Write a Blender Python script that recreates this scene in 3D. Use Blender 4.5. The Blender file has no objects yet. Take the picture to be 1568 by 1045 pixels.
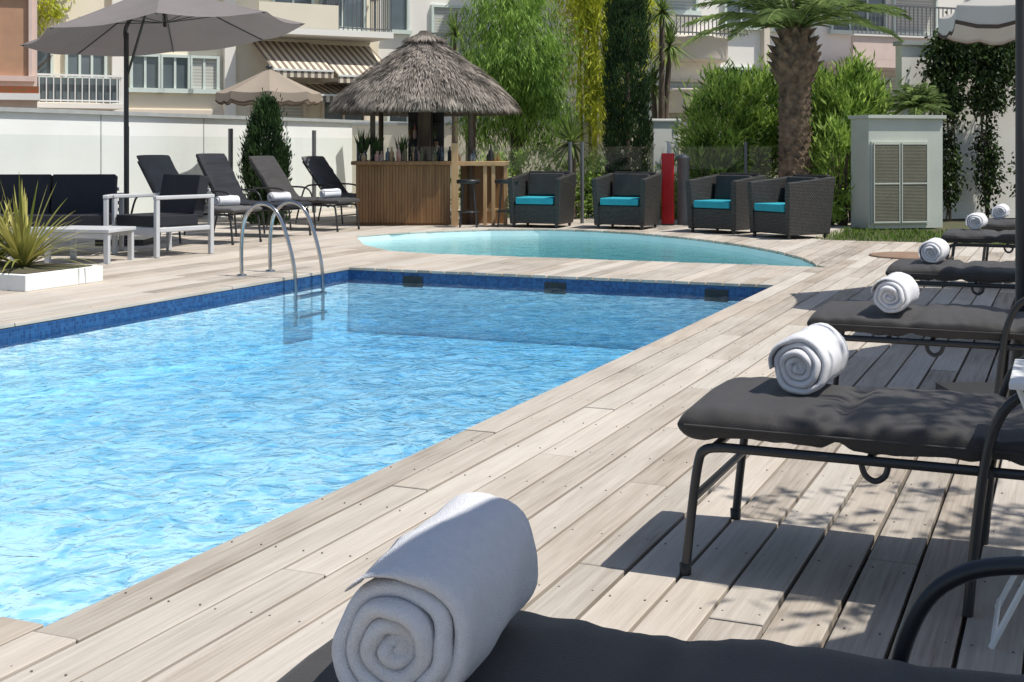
import bpy, math, random
import numpy as np
from mathutils import Vector, Matrix, noise
random.seed(7); rng=np.random.default_rng(7)
R=math.radians
sc=bpy.context.scene
TH=R(23.2); S,C=math.sin(TH),math.cos(TH)
def P(v,u,z=0): return (C*v+S*u, -S*v+C*u, z)   # pool axes -> site axes
UV=-TH  # z rotation of pool axes

# ---------------------------------------------------------------- materials
def newmat(name):
    m=bpy.data.materials.new(name); m.use_nodes=True
    nt=m.node_tree; nt.nodes.clear()
    o=nt.nodes.new('ShaderNodeOutputMaterial')
    return m,nt,o
def N(nt,t,**k):
    n=nt.nodes.new(t)
    for a,b in k.items(): setattr(n,a,b)
    return n
def L(nt,a,b): nt.links.new(a,b)
def c4(c): return (c[0],c[1],c[2],1)
def mat(name,c1,c2=None,rough=.6,scale=5,bump=0,bscale=60,metal=0,stretch=(1,1,1),spec=.4,detail=4,sheen=0):
    m,nt,o=newmat(name)
    b=N(nt,'ShaderNodeBsdfPrincipled'); L(nt,b.outputs[0],o.inputs[0])
    b.inputs['Roughness'].default_value=rough; b.inputs['Metallic'].default_value=metal
    b.inputs['Specular IOR Level'].default_value=spec
    if sheen: b.inputs['Sheen Weight'].default_value=sheen
    tc=N(nt,'ShaderNodeTexCoord'); mp=N(nt,'ShaderNodeMapping'); mp.inputs['Scale'].default_value=stretch
    L(nt,tc.outputs['Object'],mp.inputs[0])
    if c2 is None: c2=tuple(x*.85 for x in c1)
    nz=N(nt,'ShaderNodeTexNoise'); nz.inputs['Scale'].default_value=scale; nz.inputs['Detail'].default_value=detail
    L(nt,mp.outputs[0],nz.inputs['Vector'])
    r=N(nt,'ShaderNodeValToRGB'); r.color_ramp.elements[0].position=.3; r.color_ramp.elements[1].position=.7
    r.color_ramp.elements[0].color=c4(c2); r.color_ramp.elements[1].color=c4(c1)
    L(nt,nz.outputs[0],r.inputs[0]); L(nt,r.outputs[0],b.inputs['Base Color'])
    if bump:
        n2=N(nt,'ShaderNodeTexNoise'); n2.inputs['Scale'].default_value=bscale; n2.inputs['Detail'].default_value=3
        L(nt,mp.outputs[0],n2.inputs['Vector'])
        bp=N(nt,'ShaderNodeBump'); bp.inputs['Strength'].default_value=bump; bp.inputs['Distance'].default_value=.01
        L(nt,n2.outputs[0],bp.inputs['Height']); L(nt,bp.outputs[0],b.inputs['Normal'])
    return m
def math_(nt,op,a,b=None,c=None):
    n=N(nt,'ShaderNodeMath',operation=op)
    for i,x in enumerate((a,b,c)):
        if x is None: continue
        if isinstance(x,(int,float)): n.inputs[i].default_value=x
        else: L(nt,x,n.inputs[i])
    return n.outputs[0]
def leafmat(name,dark,light,trans=.35,rough=.5):
    m,nt,o=newmat(name)
    g=N(nt,'ShaderNodeNewGeometry')
    tc=N(nt,'ShaderNodeTexCoord')
    nz=N(nt,'ShaderNodeTexNoise'); nz.inputs['Scale'].default_value=3.5; nz.inputs['Detail'].default_value=1; L(nt,tc.outputs['Object'],nz.inputs['Vector'])
    f=math_(nt,'ADD',math_(nt,'MULTIPLY',g.outputs['Random Per Island'],.5),math_(nt,'SUBTRACT',math_(nt,'MULTIPLY',nz.outputs[0],1.3),.35))
    r=N(nt,'ShaderNodeValToRGB'); r.color_ramp.elements[0].position=.15; r.color_ramp.elements[1].position=.85
    r.color_ramp.elements[0].color=c4(dark); r.color_ramp.elements[1].color=c4(light)
    L(nt,f,r.inputs[0])
    b=N(nt,'ShaderNodeBsdfPrincipled'); b.inputs['Roughness'].default_value=rough; b.inputs['Specular IOR Level'].default_value=.25
    t=N(nt,'ShaderNodeBsdfTranslucent'); mx=N(nt,'ShaderNodeMixShader'); mx.inputs[0].default_value=trans
    L(nt,r.outputs[0],b.inputs['Base Color']); L(nt,r.outputs[0],t.inputs[0])
    L(nt,b.outputs[0],mx.inputs[1]); L(nt,t.outputs[0],mx.inputs[2]); L(nt,mx.outputs[0],o.inputs[0])
    return m
def fabric(name,c,trans=.25):
    m,nt,o=newmat(name)
    tc=N(nt,'ShaderNodeTexCoord'); nz=N(nt,'ShaderNodeTexNoise'); nz.inputs['Scale'].default_value=3; L(nt,tc.outputs['Object'],nz.inputs['Vector'])
    r=N(nt,'ShaderNodeValToRGB'); r.color_ramp.elements[0].color=c4([x*.85 for x in c]); r.color_ramp.elements[1].color=c4(c)
    L(nt,nz.outputs[0],r.inputs[0])
    b=N(nt,'ShaderNodeBsdfDiffuse'); t=N(nt,'ShaderNodeBsdfTranslucent'); mx=N(nt,'ShaderNodeMixShader'); mx.inputs[0].default_value=trans
    L(nt,r.outputs[0],b.inputs[0]); L(nt,r.outputs[0],t.inputs[0])
    L(nt,b.outputs[0],mx.inputs[1]); L(nt,t.outputs[0],mx.inputs[2]); L(nt,mx.outputs[0],o.inputs[0])
    return m

BW=.145; V0=-2.27; JL=2.4
def deckmat():
    m,nt,o=newmat('weathered_deck_wood')
    b=N(nt,'ShaderNodeBsdfPrincipled'); L(nt,b.outputs[0],o.inputs[0]); b.inputs['Roughness'].default_value=.75; b.inputs['Specular IOR Level'].default_value=.25
    tc=N(nt,'ShaderNodeTexCoord'); sp=N(nt,'ShaderNodeSeparateXYZ'); L(nt,tc.outputs['Object'],sp.inputs[0])
    row=math_(nt,'FLOOR',math_(nt,'DIVIDE',math_(nt,'SUBTRACT',sp.outputs[0],V0),BW))
    off=math_(nt,'MULTIPLY',math_(nt,'FRACT',math_(nt,'MULTIPLY',row,.37)),JL)
    seg=math_(nt,'FLOOR',math_(nt,'DIVIDE',math_(nt,'ADD',sp.outputs[1],off),JL))
    cb=N(nt,'ShaderNodeCombineXYZ'); L(nt,row,cb.inputs[0]); L(nt,seg,cb.inputs[1])
    wn=N(nt,'ShaderNodeTexWhiteNoise',noise_dimensions='2D'); L(nt,cb.outputs[0],wn.inputs['Vector'])
    vm=N(nt,'ShaderNodeVectorMath',operation='MULTIPLY'); vm.inputs[1].default_value=(75,2.6,70); L(nt,tc.outputs['Object'],vm.inputs[0])
    va=N(nt,'ShaderNodeVectorMath',operation='ADD'); L(nt,vm.outputs[0],va.inputs[0])
    vs=N(nt,'ShaderNodeVectorMath',operation='SCALE'); vs.inputs['Scale'].default_value=40; L(nt,wn.outputs['Color'],vs.inputs[0]); L(nt,vs.outputs[0],va.inputs[1])
    g=N(nt,'ShaderNodeTexNoise'); g.inputs['Scale'].default_value=1; g.inputs['Detail'].default_value=5; g.inputs['Roughness'].default_value=.65; L(nt,va.outputs[0],g.inputs['Vector'])
    big=N(nt,'ShaderNodeTexNoise'); big.inputs['Scale'].default_value=1.3; big.inputs['Detail'].default_value=4; L(nt,tc.outputs['Object'],big.inputs['Vector'])
    mid=N(nt,'ShaderNodeTexNoise'); mid.inputs['Scale'].default_value=1; mid.inputs['Detail'].default_value=3
    vm2=N(nt,'ShaderNodeVectorMath',operation='MULTIPLY'); vm2.inputs[1].default_value=(14,1.8,14); L(nt,tc.outputs['Object'],vm2.inputs[0]); L(nt,vm2.outputs[0],mid.inputs['Vector'])
    f=math_(nt,'ADD',math_(nt,'MULTIPLY',wn.outputs[0],.26),math_(nt,'MULTIPLY',g.outputs[0],.45))
    f=math_(nt,'ADD',f,math_(nt,'MULTIPLY',big.outputs[0],.27))
    f=math_(nt,'ADD',f,math_(nt,'MULTIPLY',mid.outputs[0],.25))
    r=N(nt,'ShaderNodeValToRGB'); e=r.color_ramp.elements
    e[0].position=.37; e[0].color=(.20,.168,.135,1); e[1].position=.83; e[1].color=(.56,.515,.455,1)
    x=e.new(.49); x.color=(.345,.305,.257,1); x=e.new(.62); x.color=(.44,.398,.345,1)
    L(nt,f,r.inputs[0])
    hs=N(nt,'ShaderNodeMix',data_type='RGBA',blend_type='MULTIPLY'); sx=N(nt,'ShaderNodeSeparateColor'); L(nt,wn.outputs['Color'],sx.inputs[0])
    L(nt,math_(nt,'MULTIPLY',sx.outputs[1],.6),hs.inputs[0]); L(nt,r.outputs[0],hs.inputs[6]); hs.inputs[7].default_value=(1,.93,.86,1)
    L(nt,hs.outputs[2],b.inputs['Base Color'])
    bp=N(nt,'ShaderNodeBump'); bp.inputs['Strength'].default_value=.4; bp.inputs['Distance'].default_value=.004
    L(nt,g.outputs[0],bp.inputs['Height']); L(nt,bp.outputs[0],b.inputs['Normal'])
    return m
def tilemat(name,ca,cb_,grout,s=.025,rough=.25):
    m,nt,o=newmat(name)
    b=N(nt,'ShaderNodeBsdfPrincipled'); L(nt,b.outputs[0],o.inputs[0]); b.inputs['Roughness'].default_value=rough
    tc=N(nt,'ShaderNodeTexCoord'); sp=N(nt,'ShaderNodeSeparateXYZ'); L(nt,tc.outputs['Object'],sp.inputs[0])
    k=1/s
    fs=[]; fl=[]
    for i in range(3):
        q=math_(nt,'ADD',math_(nt,'MULTIPLY',sp.outputs[i],k),.37)
        fl.append(math_(nt,'FLOOR',q))
        fr=math_(nt,'FRACT',q)
        fs.append(math_(nt,'GREATER_THAN',math_(nt,'ABSOLUTE',math_(nt,'SUBTRACT',fr,.5)),.44))
    cb=N(nt,'ShaderNodeCombineXYZ')
    for i in range(3): L(nt,fl[i],cb.inputs[i])
    wn=N(nt,'ShaderNodeTexWhiteNoise',noise_dimensions='3D'); L(nt,cb.outputs[0],wn.inputs['Vector'])
    r=N(nt,'ShaderNodeValToRGB'); r.color_ramp.elements[0].color=c4(ca); r.color_ramp.elements[1].color=c4(cb_); L(nt,wn.outputs[0],r.inputs[0])
    gm=math_(nt,'MULTIPLY',math_(nt,'ADD',fs[0],math_(nt,'ADD',fs[1],fs[2])),.45)
    mx=N(nt,'ShaderNodeMix',data_type='RGBA'); mx.clamp_factor=True
    L(nt,gm,mx.inputs[0]); L(nt,r.outputs[0],mx.inputs[6]); mx.inputs[7].default_value=c4(grout)
    L(nt,mx.outputs[2],b.inputs['Base Color'])
    return m
def watermat(name,vol,dens,lo=(.50,.75,.87),cs=5.0,bs=.6,pos=(.08,.62)):
    m,nt,o=newmat(name)
    tc=N(nt,'ShaderNodeTexCoord')
    wz=N(nt,'ShaderNodeTexNoise',noise_dimensions='2D'); wz.inputs['Scale'].default_value=3.5; wz.inputs['Detail'].default_value=3; L(nt,tc.outputs['Object'],wz.inputs['Vector'])
    vs=N(nt,'ShaderNodeVectorMath',operation='SCALE'); vs.inputs['Scale'].default_value=.40; L(nt,wz.outputs['Color'],vs.inputs[0])
    va=N(nt,'ShaderNodeVectorMath',operation='ADD'); L(nt,tc.outputs['Object'],va.inputs[0]); L(nt,vs.outputs[0],va.inputs[1])
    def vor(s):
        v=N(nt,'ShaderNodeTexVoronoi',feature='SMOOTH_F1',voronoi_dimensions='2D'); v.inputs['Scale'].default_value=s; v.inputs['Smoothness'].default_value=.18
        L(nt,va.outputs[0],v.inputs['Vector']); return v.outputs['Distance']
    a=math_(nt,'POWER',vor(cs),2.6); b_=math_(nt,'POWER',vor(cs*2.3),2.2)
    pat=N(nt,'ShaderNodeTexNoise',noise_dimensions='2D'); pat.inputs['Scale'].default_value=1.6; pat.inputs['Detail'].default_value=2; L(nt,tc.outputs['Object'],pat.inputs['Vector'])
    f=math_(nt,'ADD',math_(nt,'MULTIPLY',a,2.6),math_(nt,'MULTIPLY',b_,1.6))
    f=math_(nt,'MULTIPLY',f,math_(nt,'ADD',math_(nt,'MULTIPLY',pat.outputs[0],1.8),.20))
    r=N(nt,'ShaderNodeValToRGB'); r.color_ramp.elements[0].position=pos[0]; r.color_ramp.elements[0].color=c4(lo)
    r.color_ramp.elements[1].position=pos[1]; r.color_ramp.elements[1].color=(1,1,1,1)  # white ripple flecks: caustic light painted into the water's transparent colour
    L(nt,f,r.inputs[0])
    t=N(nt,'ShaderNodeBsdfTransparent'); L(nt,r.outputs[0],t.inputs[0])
    gl=N(nt,'ShaderNodeBsdfGlossy'); gl.inputs['Roughness'].default_value=.05
    fr=N(nt,'ShaderNodeFresnel'); fr.inputs[0].default_value=1.33
    n1=N(nt,'ShaderNodeTexNoise',noise_dimensions='2D'); n1.inputs['Scale'].default_value=12; n1.inputs['Detail'].default_value=3; L(nt,va.outputs[0],n1.inputs['Vector'])
    bp=N(nt,'ShaderNodeBump'); bp.inputs['Strength'].default_value=bs; bp.inputs['Distance'].default_value=.03; L(nt,n1.outputs[0],bp.inputs['Height'])
    L(nt,bp.outputs[0],gl.inputs['Normal']); L(nt,bp.outputs[0],fr.inputs['Normal'])
    mx=N(nt,'ShaderNodeMixShader'); L(nt,fr.outputs[0],mx.inputs[0]); L(nt,t.outputs[0],mx.inputs[1]); L(nt,gl.outputs[0],mx.inputs[2]); L(nt,mx.outputs[0],o.inputs[0])
    va_=N(nt,'ShaderNodeVolumeAbsorption'); va_.inputs['Color'].default_value=c4(vol); va_.inputs['Density'].default_value=dens; L(nt,va_.outputs[0],o.inputs['Volume'])
    return m
def glassmat():
    m,nt,o=newmat('clear_glass')
    t=N(nt,'ShaderNodeBsdfTransparent'); t.inputs[0].default_value=(.965,.98,.975,1)
    g=N(nt,'ShaderNodeBsdfGlossy'); g.inputs['Roughness'].default_value=.03
    mx=N(nt,'ShaderNodeMixShader'); mx.inputs[0].default_value=.04
    L(nt,t.outputs[0],mx.inputs[1]); L(nt,g.outputs[0],mx.inputs[2]); L(nt,mx.outputs[0],o.inputs[0]); return m
def wickermat(name,c1,c2):
    m,nt,o=newmat(name)
    b=N(nt,'ShaderNodeBsdfPrincipled'); L(nt,b.outputs[0],o.inputs[0]); b.inputs['Roughness'].default_value=.5
    tc=N(nt,'ShaderNodeTexCoord'); sp=N(nt,'ShaderNodeSeparateXYZ'); L(nt,tc.outputs['Object'],sp.inputs[0])
    cb=N(nt,'ShaderNodeCombineXYZ'); L(nt,math_(nt,'ADD',sp.outputs[0],sp.outputs[1]),cb.inputs[0]); L(nt,sp.outputs[2],cb.inputs[1])
    br=N(nt,'ShaderNodeTexBrick'); br.inputs['Scale'].default_value=14; br.inputs['Mortar Size'].default_value=.07
    br.inputs['Color1'].default_value=c4(c1); br.inputs['Color2'].default_value=c4(c2); br.inputs['Mortar'].default_value=(.008,.008,.008,1)
    L(nt,cb.outputs[0],br.inputs['Vector']); L(nt,br.outputs['Color'],b.inputs['Base Color'])
    bp=N(nt,'ShaderNodeBump'); bp.invert=True; bp.inputs['Strength'].default_value=.5; bp.inputs['Distance'].default_value=.01; L(nt,br.outputs['Fac'],bp.inputs['Height']); L(nt,bp.outputs[0],b.inputs['Normal'])
    return m
def stripemat(name,c1,c2,period=.16,axis=0):
    m,nt,o=newmat(name)
    b=N(nt,'ShaderNodeBsdfPrincipled'); L(nt,b.outputs[0],o.inputs[0]); b.inputs['Roughness'].default_value=.8
    tc=N(nt,'ShaderNodeTexCoord'); sp=N(nt,'ShaderNodeSeparateXYZ'); L(nt,tc.outputs['Object'],sp.inputs[0])
    f=math_(nt,'GREATER_THAN',math_(nt,'FRACT',math_(nt,'DIVIDE',sp.outputs[axis],period)),.5)
    mx=N(nt,'ShaderNodeMix',data_type='RGBA'); L(nt,f,mx.inputs[0]); mx.inputs[6].default_value=c4(c1); mx.inputs[7].default_value=c4(c2)
    L(nt,mx.outputs[2],b.inputs['Base Color']); return m

M={}
M['deck']=deckmat()
M['dark']=mat('dark_ground',(.04,.035,.03))
M['screw']=mat('screw_steel',(.18,.16,.14),rough=.5)
M['tileblue']=tilemat('blue_mosaic',(.010,.040,.13),(.02,.09,.23),(.06,.11,.18))
M['tilelight']=tilemat('pale_blue_mosaic',(.78,.87,.91),(.86,.92,.95),(.72,.82,.88),s=.05)
M['aqua']=mat('aqua_liner',(.66,.80,.80),(.60,.75,.76),rough=.4)
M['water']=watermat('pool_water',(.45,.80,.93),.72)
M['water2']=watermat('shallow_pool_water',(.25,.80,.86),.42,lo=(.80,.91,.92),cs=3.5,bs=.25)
M['towel']=mat('white_terry',(.84,.84,.86),(.79,.79,.82),rough=.95,scale=60,bump=.6,bscale=520,spec=.1,sheen=.1)
M['cush']=mat('charcoal_cushion',(.052,.048,.047),(.038,.036,.035),rough=.7,scale=6,bump=.25,bscale=350,spec=.3,sheen=.12)
M['cushnavy']=mat('navy_cushion',(.020,.022,.030),(.015,.017,.022),rough=.75,bump=.2,bscale=300)
M['cushgray']=mat('gray_sling',(.13,.125,.128),(.10,.098,.10),rough=.8,bump=.2,bscale=300)
M['frame']=mat('dark_metal',(.035,.036,.038),(.025,.026,.028),rough=.35,spec=.5)
M['steel']=mat('stainless_steel',(.50,.50,.50),(.42,.42,.42),rough=.16,metal=1)
M['white']=mat('white_paint',(.80,.80,.78),(.74,.74,.72),rough=.5)
M['wallw']=mat('white_render',(.84,.85,.82),(.77,.78,.75),rough=.85,scale=1.2,bump=.2,bscale=80)
M['cap']=mat('wall_capping',(.42,.44,.43),(.34,.36,.35),rough=.6)
M['graypaint']=mat('pale_gray_metal',(.55,.56,.57),(.49,.50,.51),rough=.45)
M['cream']=mat('cream_render',(.82,.75,.60),(.75,.68,.54),rough=.9,scale=.8,bump=.2,bscale=30)
M['beige']=mat('beige_render',(.72,.64,.53),(.66,.58,.48),rough=.9,scale=.8)
M['offwhite']=mat('offwhite_render',(.84,.81,.75),(.77,.74,.68),rough=.9,scale=.7,bump=.15,bscale=30)
M['pink']=mat('pink_render',(.74,.58,.50),(.68,.53,.46),rough=.9)
M['peach']=mat('peach_panel',(.52,.30,.18),(.45,.26,.16),rough=.6)
M['glassdark']=mat('window_glass',(.13,.16,.18),(.06,.08,.09),rough=.08,spec=.8,scale=.8)
M['shutter']=stripemat('roller_shutter',(.55,.55,.50),(.42,.42,.38),.07,2)
M['pvc']=mat('window_frame',(.62,.70,.65),(.58,.65,.6),rough=.5)
M['stripe']=stripemat('striped_canvas',(.68,.60,.47),(.20,.16,.13),.16,0)
M['rail']=mat('railing_metal',(.14,.145,.15),rough=.5)
M['glass']=glassmat()
M['taupe']=fabric('taupe_canvas',(.26,.235,.23),.22)
M['sand']=fabric('sand_canvas',(.44,.37,.30),.3)
M['brown']=fabric('brown_trim',(.12,.09,.07),.1)
M['pale']=fabric('pale_canvas',(.60,.58,.54),.3)
M['wicker']=wickermat('dark_wicker',(.095,.088,.080),(.045,.041,.038))
M['turq']=mat('turquoise_fabric',(.025,.34,.42),(.02,.29,.37),rough=.8)
M['red']=mat('red_paint',(.50,.015,.02),(.42,.01,.015),rough=.4)
M['barwood']=mat('bar_wood',(.27,.145,.062),(.16,.085,.038),rough=.5,scale=1,stretch=(14,14,1.2),spec=.3)
M['pine']=mat('pine_post',(.56,.36,.18),(.42,.26,.13),rough=.6,scale=1,stretch=(20,20,2))
M['black']=mat('black_lacquer',(.02,.02,.02),rough=.4)
M['thatch']=mat('thatch_core',(.13,.11,.09),(.06,.05,.04),rough=.95,scale=18,bump=1,bscale=60,stretch=(1,1,.3))
M['straw']=leafmat('straw',(.07,.06,.05),(.40,.35,.30),.05,.9)
M['bottle']=mat('bottle_glass',(.05,.12,.05),(.20,.10,.03),rough=.12,scale=9)
M['labels']=mat('bar_items',(.7,.65,.55),(.5,.15,.08),rough=.4,scale=7)
M['bark']=mat('bark',(.16,.12,.09),(.08,.06,.045),rough=.95,scale=8,bump=1,bscale=25,stretch=(1,1,.4))
M['palmbark']=mat('palm_bark',(.27,.19,.125),(.07,.05,.035),rough=.95,scale=9,bump=1,bscale=30)
M['grass']=leafmat('grass_blades',(.06,.12,.02),(.20,.30,.05))
M['soil']=mat('soil',(.10,.08,.05),(.06,.08,.03),rough=1,scale=3)
M['lf_pepper']=leafmat('pepper_leaves',(.025,.075,.010),(.38,.58,.11),.42)
M['lf_bamboo']=leafmat('bamboo_leaves',(.18,.24,.02),(.66,.68,.07),.45)
M['lf_cyp']=leafmat('cypress_leaves',(.006,.018,.008),(.055,.105,.030),.15)
M['lf_ole']=leafmat('oleander_leaves',(.03,.09,.012),(.48,.66,.14),.42)
M['lf_palm']=leafmat('palm_leaves',(.06,.10,.03),(.32,.42,.14),.38)
M['lf_drac']=leafmat('dracaena_leaves',(.04,.08,.02),(.24,.33,.09),.3)
M['lf_phorm']=leafmat('phormium_leaves',(.14,.17,.03),(.55,.50,.16),.3)
M['lf_ivy']=leafmat('ivy_leaves',(.008,.02,.008),(.07,.11,.028),.15)
M['lf_olive']=leafmat('olive_leaves',(.05,.08,.03),(.16,.20,.09),.2)
M['door']=mat('mesh_door',(.25,.235,.17),(.21,.195,.14),rough=.6,bump=.3,bscale=200)
M['shed']=mat('shed_render',(.54,.57,.50),(.47,.50,.44),rough=.9,scale=2)
M['mat']=mat('brown_mat',(.28,.18,.12),(.2,.13,.09),rough=.95)
M['flower']=mat('red_flowers',(.5,.04,.04),(.06,.15,.03),scale=30)
M['asphalt']=mat('ground_paving',(.20,.19,.17),(.15,.14,.12),rough=.95,scale=.3)

# ---------------------------------------------------------------- mesh builder
class MB:
    def __init__(s): s.V=[];s.F=[];s.I=[];s.SM=[];s.mats=[];s.T=None
    def mi(s,k):
        if k not in s.mats: s.mats.append(k)
        return s.mats.index(k)
    def add(s,vs,fs,k,smooth=False):
        b=len(s.V)
        if s.T is not None: vs=[tuple(s.T@Vector(v)) for v in vs]
        s.V.extend([tuple(v) for v in vs]); i=s.mi(k)
        for f in fs: s.F.append([b+j for j in f]); s.I.append(i); s.SM.append(smooth)
    def box(s,c,d,k,rot=None):
        x,y,z=[q/2 for q in d]
        vs=[Vector(p) for p in ((-x,-y,-z),(x,-y,-z),(x,y,-z),(-x,y,-z),(-x,-y,z),(x,-y,z),(x,y,z),(-x,y,z))]
        if rot is not None:
            m=Matrix.Rotation(rot[2],3,'Z')@Matrix.Rotation(rot[1],3,'Y')@Matrix.Rotation(rot[0],3,'X'); vs=[m@v for v in vs]
        vs=[v+Vector(c) for v in vs]
        s.add(vs,[(0,3,2,1),(4,5,6,7),(0,1,5,4),(1,2,6,5),(2,3,7,6),(3,0,4,7)],k)
    def bb(s,x0,x1,y0,y1,z0,z1,k): s.box(((x0+x1)/2,(y0+y1)/2,(z0+z1)/2),(x1-x0,y1-y0,z1-z0),k)
    def hexa(s,b,t,k):
        s.add(list(b)+list(t),[(0,3,2,1),(4,5,6,7),(0,1,5,4),(1,2,6,5),(2,3,7,6),(3,0,4,7)],k)
    def tube(s,pts,r,k,n=8,smooth=True):
        pts=[Vector(p) for p in pts]; m=len(pts)
        rs=r if isinstance(r,(list,tuple)) else [r]*m
        vs=[];up=None
        for i,p in enumerate(pts):
            t=(pts[min(i+1,m-1)]-pts[max(i-1,0)]).normalized()
            if up is None:
                up=Vector((0,0,1)) if abs(t.z)<.9 else Vector((1,0,0))
            a=(up-t*up.dot(t)).normalized(); up=a; b=t.cross(a)
            for j in range(n):
                q=2*math.pi*j/n; vs.append(p+(a*math.cos(q)+b*math.sin(q))*rs[i])
        fs=[(i*n+j,i*n+(j+1)%n,(i+1)*n+(j+1)%n,(i+1)*n+j) for i in range(m-1) for j in range(n)]
        s.add(vs,fs,k,smooth)
        s.add(vs[:n],[tuple(range(n-1,-1,-1))],k); s.add(vs[-n:],[tuple(range(n))],k)
    def lathe(s,c,prof,k,n=16,smooth=True):
        vs=[];m=len(prof)
        for r,z in prof:
            for j in range(n):
                q=2*math.pi*j/n; vs.append((c[0]+r*math.cos(q),c[1]+r*math.sin(q),c[2]+z))
        fs=[(i*n+j,i*n+(j+1)%n,(i+1)*n+(j+1)%n,(i+1)*n+j) for i in range(m-1) for j in range(n)]
        s.add(vs,fs,k,smooth)
        s.add(vs[:n],[tuple(range(n-1,-1,-1))],k); s.add(vs[-n:],[tuple(range(n))],k)
    def leaf(s,p,d,w,ln,wd,k,bend=0):
        p=Vector(p); d=Vector(d).normalized(); w=Vector(w); w=(w-d*w.dot(d))
        if w.length<1e-4: w=d.orthogonal()
        w.normalize()
        mid=p+d*ln*.45
        s.add([p,mid+w*wd/2,p+d*ln+Vector((0,0,-bend*ln)),mid-w*wd/2],[(0,1,2,3)],k)
    def obj(s,name,loc=(0,0,0),rz=0,bevel=0,seg=2,sub=0,parent=None):
        me=bpy.data.meshes.new(name); me.from_pydata(s.V,[],s.F)
        for k in s.mats: me.materials.append(M[k])
        me.polygons.foreach_set('material_index',s.I); me.polygons.foreach_set('use_smooth',s.SM); me.update()
        o=bpy.data.objects.new(name,me); sc.collection.objects.link(o); o.location=loc; o.rotation_euler=(0,0,rz)
        if bevel:
            b=o.modifiers.new('bevel','BEVEL'); b.width=bevel; b.segments=seg; b.limit_method='ANGLE'; b.angle_limit=R(50)
        if parent: o.parent=parent
        return o
def cr(pts,n=6):
    pts=[Vector(p) for p in pts]; out=[]
    for i in range(len(pts)-1):
        p0=pts[max(i-1,0)];p1=pts[i];p2=pts[i+1];p3=pts[min(i+2,len(pts)-1)]
        for j in range(n):
            t=j/n; out.append(.5*((2*p1)+(p2-p0)*t+(2*p0-5*p1+4*p2-p3)*t*t+(3*p1-p0-3*p2+p3)*t**3))
    out.append(pts[-1]); return out
def rv(): 
    v=Vector(rng.normal(size=3)); return v.normalized()
def crown(mb,ells,ncl,lpc,cr_,ll,lw,k,droop=0,out=.6,shell=.55,clz=1.0,dirv=None,bend=0):
    vol=[e[1][0]*e[1][1]*e[1][2] for e in ells]; t=sum(vol)
    for (c,r),vv in zip(ells,vol):
        c=Vector(c)
        for _ in range(max(1,int(ncl*vv/t))):
            d=rv(); q=shell+(1.0-shell)*random.random()**.6
            if random.random()<.12: q*=1.1
            p=c+Vector((d.x*r[0],d.y*r[1],d.z*r[2]))*q
            s_=cr_*random.uniform(.6,1.4)
            for _ in range(lpc):
                g=Vector(rng.normal(size=3))*s_*.5; g.z*=clz
                dr=(rv()*.8+d*out+Vector((0,0,-droop))).normalized() if dirv is None else (Vector(dirv)+rv()*.45).normalized()
                mb.leaf(p+g,dr,rv(),ll*random.uniform(.7,1.3),lw*random.uniform(.7,1.3),k,bend)

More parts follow.
